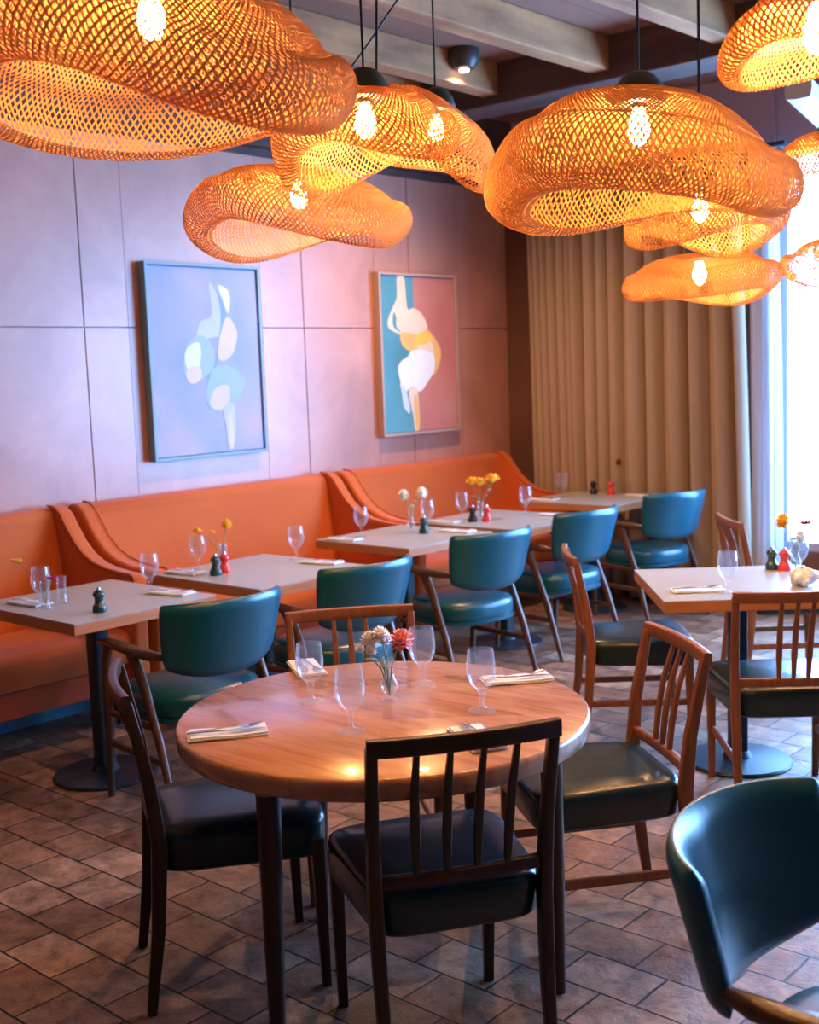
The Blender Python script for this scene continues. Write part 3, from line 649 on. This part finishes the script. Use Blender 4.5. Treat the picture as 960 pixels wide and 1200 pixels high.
def fork_mesh():
    t = empty('fork', (0, 0, 0))
    b = MB(); b.tube([(-.09, 0, .003), (-.04, 0, .004), (.0, 0, .005), (.035, 0, .005)], [(.0014, .0055), (.0014, .004), (.0018, .0025), (.0016, .003)], n=10, sq=3, up=(0, 0, 1))
    b.tube([(.033, 0, .005), (.048, 0, .003), (.058, 0, .0035)], [(.001, .004), (.001, .0105), (.001, .0115)], n=10, sq=3, up=(0, 0, 1)); b.build('handle', M['steel'], t)
    for k in range(4):
        y = (k-1.5)*.006
        b = MB(); b.tube([(.056, y, .0035), (.075, y, .005), (.092, y*.95, .009)], [(.0011, .0019), (.001, .0017), (.0006, .0008)], n=8, sq=3, up=(0, 0, 1)); b.build('tine', M['steel'], t)
    return t
def knife_mesh():
    t = empty('knife', (0, 0, 0))
    b = MB(); b.tube([(-.10, 0, .005), (-.05, 0, .006), (0, 0, .005)], [(.0025, .0065), (.0025, .0055), (.002, .004)], n=12, sq=3, up=(0, 0, 1)); b.build('handle', M['steel'], t)
    b = MB(); b.tube([(-.002, 0, .005), (.02, .002, .005), (.07, .002, .005), (.108, -.001, .005)], [(.0012, .0045), (.0010, .0085), (.0009, .0085), (.0005, .001)], n=10, sq=2.4, up=(0, 0, 1)); b.build('blade', M['steel'], t)
    return t
fork0, knife0 = fork_mesh(), knife_mesh(); first = [True]
def setting(x, y, deg, where, sz=1.0):
    f_ = first[0]; first[0] = False
    n = nap0 if f_ else copy_tree(nap0); fo = fork0 if f_ else copy_tree(fork0); kn = knife0 if f_ else copy_tree(knife0)
    tag(n, 'white folded napkin '+where, 'napkin', 'folded napkins'); tag(fo, 'steel fork on the napkin '+where, 'fork', 'forks'); tag(kn, 'steel knife on the napkin '+where, 'knife', 'knives')
    a = math.radians(deg); place(n, x, y, .7502, a); c, s_ = math.cos(a), math.sin(a)
    place(fo, x-s_*.014, y+c*.014, .7604, a+.10); place(kn, x+s_*.014, y-c*.014, .7604, a-.06)
setting(-2.312, 1.882, 54, 'at the left of the round table')
setting(-2.627, 2.463, -32, 'on the far side of the round table')
setting(-2.015, 2.712, 52, 'at the far right of the round table')
setting(-1.765, 2.21, -32, 'behind the front chair back on the round table')
setting(-4.40, 2.585, 5, 'at the left end of the nearest banquette table')
setting(-4.06, 3.045, 12, 'at the far end of the nearest banquette table')
setting(-4.43, 3.41, 5, 'at the near left of the table below the lilac painting')
setting(-4.063, 3.94, 12, 'at the far right of the table below the lilac painting')
setting(-4.52, 4.56, 6, 'at the left of the table with white flowers')
setting(-4.17, 5.10, 6, 'at the right of the table with white flowers')
setting(-4.50, 5.38, 6, 'at the near left of the fourth banquette table')
setting(-4.08, 5.94, 6, 'at the far side of the fourth banquette table')
setting(-4.62, 6.58, 6, 'at the left of the shaded table by the curtain')
setting(-4.15, 7.05, 8, 'at the right of the shaded table by the curtain')
setting(-2.22, 4.19, 40, 'at the near left of the angled window table')

# vases
def vase_mesh(kind):
    b = MB()
    if kind == 'bulb':   # waisted bud vase
        out = [(0, 0), (.022, 0), (.023, .004), (.012, .012), (.014, .022), (.024, .038), (.025, .050), (.016, .068), (.0115, .085), (.013, .105), (.017, .122)]
        inn = [(.0155, .122), (.0115, .105), (.0098, .085), (.014, .068), (.0228, .050), (.022, .038), (.012, .024), (0, .016)]
    else:                # straight tube vase
        out = [(0, 0), (.024, 0), (.025, .004), (.0185, .012), (.0175, .05), (.0185, .10), (.021, .112)]
        inn = [(.0195, .112), (.017, .10), (.016, .05), (.016, .018), (0, .014)]
    b.lathe(out+inn, n=32); return b.build('bud_vase', M['glass'], angle=60)
vb, vt = vase_mesh('bulb'), vase_mesh('tube'); vu = set()
def vase(kind, x, y, label):
    o = {'bulb': vb, 'tube': vt}[kind]; o = o if kind not in vu else copy_tree(o); vu.add(kind); tag(o, label, 'vase'); return place(o, x, y, .751)
def bloom(mb, c, R, kind, seed=0, mi=0):
    rnd = random.Random(seed); c = Vector(c)
    def petal(dirv, up, L, Wd, cup):
        dirv = dirv.normalized(); side = dirv.cross(up).normalized(); nn = side.cross(dirv)
        pts = []
        for i in range(5):
            tt = i/4; w = Wd*math.sin(PI*(.12+.80*tt))**.8
            p = c + dirv*L*tt + nn*cup*L*tt*tt
            pts += [p - side*w/2 + nn*.0006, p + nn*(-.10*w), p + side*w/2 + nn*.0006]
        lo = [p - nn*.0008 for p in pts]; n = 15
        q = [(i*3+k, i*3+k+1, i*3+k+4, i*3+k+3) for i in range(4) for k in range(2)]
        mb.add(pts+lo, q+[tuple(reversed([n+z for z in a])) for a in q]+[(0, n, n+3, 3), (3, n+3, n+6, 6), (6, n+6, n+9, 9), (9, n+9, n+12, 12), (2, 5, n+5, n+2), (5, 8, n+8, n+5), (8, 11, n+11, n+8), (11, 14, n+14, n+11), (12, n+12, n+13, 13), (13, n+13, n+14, 14)], mi)
    if kind == 'pom':
        for ring, (el, k) in enumerate(((80, 5), (58, 9), (36, 12), (14, 14), (-10, 14), (-32, 11), (-55, 7))):
            for i in range(k):
                az = 2*PI*(i+.5*ring)/k + rnd.uniform(-.1, .1); e = math.radians(el+rnd.uniform(-5, 5))
                dv = Vector((math.cos(az)*math.cos(e), math.sin(az)*math.cos(e), math.sin(e)))
                petal(dv, Vector((0, 0, 1)) if el < 75 else Vector((1, 0, 0)), R*rnd.uniform(.9, 1.05), R*.42, .25)
        mb.lathe([(0, -R*.6), (R*.45, -R*.4), (R*.6, 0), (R*.45, R*.4), (0, R*.6)], c=c, n=12, mi=mi)
    elif kind == 'cup':
        for ring, (el, k) in enumerate(((78, 5), (60, 6), (40, 6))):
            for i in range(k):
                az = 2*PI*(i+.5*ring)/k; e = math.radians(el)
                petal(Vector((math.cos(az)*math.cos(e), math.sin(az)*math.cos(e), math.sin(e))), Vector((0, 0, 1)), R*1.5, R*1.0, -.25)
    else:
        for ring, (el, k) in enumerate(((10, 11), (28, 9))):
            for i in range(k):
                az = 2*PI*(i+.5*ring)/k; e = math.radians(el)
                petal(Vector((math.cos(az)*math.cos(e), math.sin(az)*math.cos(e), math.sin(e))), Vector((0, 0, 1)), R, R*.45, .1)
def flower(x, y, tip, R, mt, kind, label, leaves=0, seed=0, name='flower', centre=None):
    t = tag(empty(name, (x, y, .77)), label, 'flower'); tip = Vector(tip)
    b = MB(); mid = Vector((tip.x*.25, tip.y*.25, tip.z*.55)); b.tube([(0, 0, 0), mid*.6, mid, (mid+tip)/2+Vector((0, 0, .008)), tip], .0018, n=8); st = b.build('stem', M['stem'], t)
    b = MB(); bloom(b, tip, R, kind, seed); b.build('bloom', mt, t, angle=180)
    if centre:
        b = MB(); b.lathe([(0, -.002), (R*.3, 0), (R*.32, R*.15), (R*.15, R*.3), (0, R*.33)], c=tip, n=14); b.build('flower_centre', centre, t)
    for k in range(leaves):
        b = MB(); a = seed+k*2.3; c0 = mid.lerp(tip, .1+.35*k); dv = Vector((math.cos(a), math.sin(a), .6)).normalized(); sd = dv.cross(Vector((0, 0, 1))).normalized()
        pts = []
        for i in range(6):
            tt = i/5; w = .012*math.sin(PI*(.05+.93*tt)); p = c0+dv*.06*tt-Vector((0, 0, .02*tt*tt)); pts += [p-sd*w, p+sd*w]
        lo = [p-Vector((0, 0, .0012)) for p in pts]; q = [(i*2, i*2+1, i*2+3, i*2+2) for i in range(5)]
        b.add(pts+lo, q+[tuple(reversed([12+z for z in a_])) for a_ in q]+[(i*2, i*2+2, 12+i*2+2, 12+i*2) for i in range(5)]+[(i*2+1, 12+i*2+1, 12+i*2+3, i*2+3) for i in range(5)]); b.build('leaf', M['leaf'], t)
    return t
vase('bulb', -2.173, 2.343, 'clear waisted bud vase in the middle of the round table')
flower(-2.173, 2.343, (.032, .022, .150), .034, M['pink'], 'pom', 'round coral pink dahlia in the round table vase', 0, 1)
for k, (tx, ty, tz, R) in enumerate([(-.014, -.014, .166, .025), (-.040, -.032, .154, .024), (-.022, .012, .150, .022), (-.060, -.048, .128, .013), (-.034, -.030, .126, .018)]):
    o = flower(-2.173, 2.343, (tx, ty, tz), R, M['white_petal'], 'pom', 'white carnation sprig left of the coral dahlia on the round table', 1 if k in (1, 3) else 0, k+3); o['group'] = 'white sprigs in the round table vase'
# camera-right in world is about (.75,.66)
U = Vector((.75, .66, 0))
def tipv(side, up, deep=0): return (U.x*side-U.y*deep, U.y*side+U.x*deep, up)
vase('tube', -4.235, 2.56, 'clear tube vase at the left end of the nearest banquette table')
vase('tube', -4.29, 2.67, 'second small clear vase behind the glass on the nearest banquette table')
flower(-4.235, 2.56, tipv(-.105, .175), .024, M['gold'], 'daisy', 'small yellow flower on a long bent stem at the far left of the photo', 0, 2)
flower(-4.235, 2.56, tipv(.035, .10), .024, M['magenta'], 'daisy', 'drooping pink coneflower in the vase on the nearest banquette table', 0, 4, centre=M['maroon'])
vase('tube', -4.40, 3.62, 'clear tube vase on the table below the lilac painting'); vase('bulb', -4.36, 3.585, 'waisted bud vase behind the mills below the lilac painting')
flower(-4.40, 3.62, tipv(.022, .185), .027, M['gold'], 'pom', 'large yellow flower above the table below the lilac painting', 0, 5)
flower(-4.36, 3.585, tipv(-.115, .155), .018, M['gold'], 'cup', 'small yellow bud bending left above the table below the lilac painting', 0, 6)
flower(-4.36, 3.585, tipv(-.045, .150), .012, M['gold'], 'cup', 'tiny yellow bud between the larger yellow blooms', 0, 7)
vase('bulb', -4.407, 4.983, 'clear bud vase holding two cream flowers'); 
flower(-4.407, 4.983, tipv(-.035, .185), .034, M['cream'], 'pom', 'left of the two round cream flowers on the middle banquette table', 1, 8)
flower(-4.407, 4.983, tipv(.065, .195), .036, M['cream'], 'pom', 'right of the two round cream flowers on the middle banquette table', 2, 9)
vase('tube', -4.373, 5.575, 'clear tube vase holding yellow tulips'); 
flower(-4.373, 5.575, tipv(-.045, .19), .034, M['gold'], 'cup', 'leftmost yellow tulip on the fourth banquette table', 1, 10)
flower(-4.373, 5.575, tipv(.0, .185), .034, M['gold'], 'cup', 'middle yellow tulip on the fourth banquette table', 1, 11)
flower(-4.373, 5.575, tipv(.075, .20), .038, M['gold'], 'cup', 'rightmost yellow tulip, among grey-green leaves, on the fourth banquette table', 3, 12)
vase('tube', -4.345, 7.08, 'small clear vase on the shaded table by the curtain')
flower(-4.345, 7.08, tipv(.005, .20), .026, M['maroon'], 'pom', 'dark maroon dried flower in front of the curtain', 1, 13)
vase('bulb', -2.06, 4.74, 'clear bud vase on the angled window table')
flower(-2.06, 4.74, tipv(-.055, .20), .036, M['gold'], 'pom', 'pale yellow flower before the bright window', 2, 14)
flower(-2.06, 4.74, tipv(.040, .185), .032, M['magenta'], 'daisy', 'magenta flower before the bright window', 0, 15, centre=M['maroon'])
o = flower(-2.06, 4.74, tipv(.02, .13), .03, M['white_petal'], 'pom', 'white flower low in the window table vase', 0, 16)
# crumpled napkin
def crf(u, v):
    a = 2*PI*u; e = (v-.5)*PI; rr = 1+.18*math.sin(3*a+2*e)+.12*math.sin(7*a-3*e)+.07*math.sin(11*a+5*e)
    return Vector((.052*rr*math.cos(a)*math.cos(e), .052*rr*math.sin(a)*math.cos(e), .036+.036*rr*math.sin(e)*.92))
b = MB(); b.grid(crf, 40, 20, wrap=True); cn = b.build('crumpled_napkin', M['napkin']); place(cn, -1.925, 4.50, .7505); tag(cn, 'crumpled white napkin at the right end of the angled window table', 'napkin')

# ------------------------------------------------------------------ woven bamboo pendant lamps
def shade_mesh(R, H, warp, phase, tilt, tiltdir, lip, n=104, seed=0, twist=1.35, sx=1.0):
    """two families of crossing strands laid on a saddle-shaped hat whose rim rolls under"""
    S = 46; t = np.linspace(0, 1, S)
    k1 = .70
    a = np.clip(t/k1, 0, 1); q = np.clip((t-k1)/(1-k1), 0, 1)
    r0 = .10*R; Rc = R-lip
    rr = r0+(Rc-r0)*a**.9; zz = H*(1-(a)**2.4)**.85
    an = q*math.radians(205)                # rolled rim
    rr = np.where(q > 0, Rc+lip*np.sin(an), rr); zz = np.where(q > 0, -lip*(1-np.cos(an)), zz)
    inner = np.clip((q-.9)/.1, 0, 1); 
    V = []; F = []
    cosT, sinT = math.cos(tilt), math.sin(tilt)
    def surf(th, off=0, rr=rr, zz=zz):
        nr = np.gradient(zz); nz = -np.gradient(rr); ln = np.hypot(nr, nz)+1e-9; nr, nz = nr/ln, nz/ln
        r_ = rr+nr*off*-1; z_ = zz+nz*off*-1
        wob = 1+.05*np.sin(3*th+seed)*(r_/R)**2+.03*np.sin(5*th+seed*2)*(r_/R)**2
        z2 = z_+warp*R*(r_/R)**2.2*np.sin(2*(th-phase))+.03*R*np.sin(3*(th-phase)+seed)*(r_/R)**2
        x = r_*wob*np.cos(th)*sx; y = r_*wob*np.sin(th)
        # tilt about axis
        c, s = math.cos(tiltdir), math.sin(tiltdir)
        u = x*c+y*s; v = -x*s+y*c
        u2 = u*cosT+z2*sinT*1; z3 = -u*sinT+z2*cosT
        return np.stack([u2*c-v*s, u2*s+v*c, z3], 1)
    for fam in (1, -1):
        for k in range(n):
            th0 = 2*PI*k/n + (PI/n if fam < 0 else 0); th = th0+fam*twist*t
            th = th + .006*np.sin(9*t+k)
            hw = (.0014+.0011*np.clip(rr/R, 0, 1))*(.75+.7*R)
            dth = hw/np.maximum(rr, .02)
            off = .0006*fam + .0012*np.sin(t*n*.5+ (0 if fam > 0 else PI))
            A = surf(th-dth, off-.0006); B = surf(th+dth, off-.0006); Cc = surf(th+dth, off+.0006); D = surf(th-dth, off+.0006)
            base = len(V)*0 + sum(len(x_) for x_ in V)
            V.append(np.stack([A, B, Cc, D], 1).reshape(-1, 3))
            i = np.arange(S-1)*4+base
            for e in range(4):
                e2 = (e+1) % 4
                F.append(np.stack([i+e, i+e2, i+4+e2, i+4+e], 1))
    V = np.concatenate(V); F = np.concatenate(F)
    me = bpy.data.meshes.new('shade'); me.vertices.add(len(V)); me.vertices.foreach_set('co', V.astype(np.float32).ravel())
    me.loops.add(F.size); me.loops.foreach_set('vertex_index', F.astype(np.int32).ravel())
    me.polygons.add(len(F)); me.polygons.foreach_set('loop_start', (np.arange(len(F))*4).astype(np.int32)); me.polygons.foreach_set('loop_total', np.full(len(F), 4, np.int32))
    me.update(calc_edges=True); me.materials.append(M['bamboo']); me.polygons.foreach_set('use_smooth', [False]*len(F)); return me
def pendant(loc, R, H, warp, tilt, tiltdir, label, phase=None, lip=None, n=104, seed=0, cap='cap', sx=1.0, cordx=(0, 0), capz=0, two=False, bulbz=-.05):
    t = tag(empty('pendant_lamp', loc), label, 'pendant lamp', 'woven bamboo pendant lamps')
    ph = math.radians(41.5) if phase is None else math.radians(phase)
    me = shade_mesh(R, H, warp, ph, math.radians(tilt), math.radians(tiltdir), lip or .17*R, n, seed, sx=sx)
    o = bpy.data.objects.new('shade', me); col.objects.link(o); o.parent = t
    z0 = H+capz
    b = MB(); b.lathe([(0, z0+.062), (.014, z0+.062), (.040, z0+.052), (.060, z0+.028), (.070, z0-.005), (.066, z0-.02), (0, z0-.02)], n=32); b.build('cap', M[cap], t, label='dark dome cap')
    b = MB(); b.lathe([(0, z0-.02), (.018, z0-.02), (.018, H+bulbz+.02), (0, H+bulbz+.02)], n=16); b.build('socket', M['cap'], t)
    b = MB(); zb = H+bulbz; b.lathe([(0, zb-.075), (.016, zb-.068), (.028, zb-.045), (.028, zb-.025), (.018, zb+.005), (.014, zb+.022), (0, zb+.022)], n=24); b.build('bulb', M['bulb'], t, label='glowing warm bulb')
    top = CZ-loc[2]; b = MB()
    b.tube([(0, 0, z0+.05), (cordx[0]*.3, cordx[1]*.3, z0+(top-z0)*.4), (cordx[0], cordx[1], top+.005)], .0035, n=8)
    b.build('cord', M['cord'], t)
    b = MB(); b.lathe([(0, top), (.04, top), (.04, top-.018), (.01, top-.028), (0, top-.028)], c=(cordx[0], cordx[1], 0), n=20); b.build('ceiling_rose', M['cap'], t)
    return t
LAMPS = [
 ((-2.03, 1.56, 2.315), .425, .14, .15, 5, 40, 'largest woven bamboo pendant lamp, at the top left corner', None, dict(n=172, seed=1)),
 ((-2.27, 2.44, 2.30), .255, .10, .26, -8, 41, 'small woven pendant lamp with bright open mouth, hanging from a dark green cap', None, dict(n=104, seed=2)),
 ((-2.80, 3.38, 2.48), .29, .10, .24, 28, 41, 'tilted woven pendant lamp half hidden behind the green-capped one', None, dict(n=108, seed=3)),
 ((-3.02, 2.90, 2.235), .385, .10, .18, 3, 41, 'flat woven pendant lamp hanging lowest at left, above the right edge of the lilac painting', None, dict(n=150, seed=4)),
 ((-1.64, 2.80, 2.215), .405, .115, .115, 3, 41, 'large woven bamboo pendant lamp in the upper right centre, in front of the curtain', None, dict(n=164, seed=5, lip=.088)),
 ((-1.95, 3.72, 2.14), .270, .09, .22, 0, 41, 'woven pendant lamp half hidden behind the large right one', 131.5, dict(n=118, seed=6)),
 ((-2.39, 4.55, 2.01), .315, .07, .10, 0, 41, 'small flat woven pendant lamp hanging lowest in front of the curtain', 131.5, dict(n=140, seed=7, cap='cap_steel')),
 ((-.97, 2.33, 2.27), .185, .08, .18, 0, 41, 'glowing woven pendant lamp in the top right corner of the photo', None, dict(n=96, seed=8)),
 ((-1.62, 4.05, 2.28), .26, .10, .20, 0, 41, 'woven pendant lamp cut off by the right edge, behind the large one', None, dict(n=120, seed=9)),
 ((-1.95, 5.0, 2.045), .26, .09, .20, 0, 41, 'woven pendant lamp cut off by the right edge, in front of the window', 131.5, dict(n=120, seed=10)),
]
for loc, R, H, wp, tl, td, lb, ph, kw in LAMPS:
    pendant(loc, R, H, wp, tl, td, lb, phase=ph, **kw)
# loose cable loops under the ceiling
def cable(pts, label, mt='cord', rad=.0035):
    P = [Vector(p) for p in pts]; out = []
    for i in range(len(P)-1):
        p0, p1, p2, p3 = P[max(i-1, 0)], P[i], P[i+1], P[min(i+2, len(P)-1)]
        for q in (0, .2, .4, .6, .8): out.append(.5*((2*p1)+(-p0+p2)*q+(2*p0-5*p1+4*p2-p3)*q*q+(-p0+3*p1-3*p2+p3)*q**3))
    out.append(P[-1]); b = MB(); b.tube(out, rad, n=8); o = b.build('cable', M[mt]); tag(o, label, 'cable'); return o
cable([(-2.52, 3.05, 3.42), (-2.53, 3.06, 3.18), (-2.47, 3.14, 3.0), (-2.41, 3.22, 3.08), (-2.38, 3.25, 3.42)], 'pale cable loop hanging from the beams above the green-capped lamp', 'cord_pale', .005)
cable([(-2.25, 2.47, 2.44), (-2.24, 2.49, 3.0), (-2.24, 2.50, 3.42)], 'second thin cord beside the cord of the green-capped lamp')
cable([(-2.60, 2.72, 2.55), (-2.56, 2.85, 2.72), (-2.46, 3.0, 3.0), (-2.42, 3.05, 3.42)], 'black cable running diagonally up from the green-capped lamp')
cable([(-2.25, 3.9, 3.42), (-2.19, 3.98, 3.30), (-2.08, 4.08, 3.26), (-1.98, 4.2, 3.31), (-1.92, 4.25, 3.42)], 'black cable loop sagging at the top centre of the photo')
cable([(-1.62, 3.22, 3.42), (-1.60, 3.25, 3.0), (-1.62, 3.25, 2.85), (-1.57, 3.3, 2.66), (-1.50, 3.37, 2.62), (-1.42, 3.45, 2.70), (-1.36, 3.5, 2.85)], 'black cable hanging in a loop between the large lamp and the corner lamp', 'cord', .005)
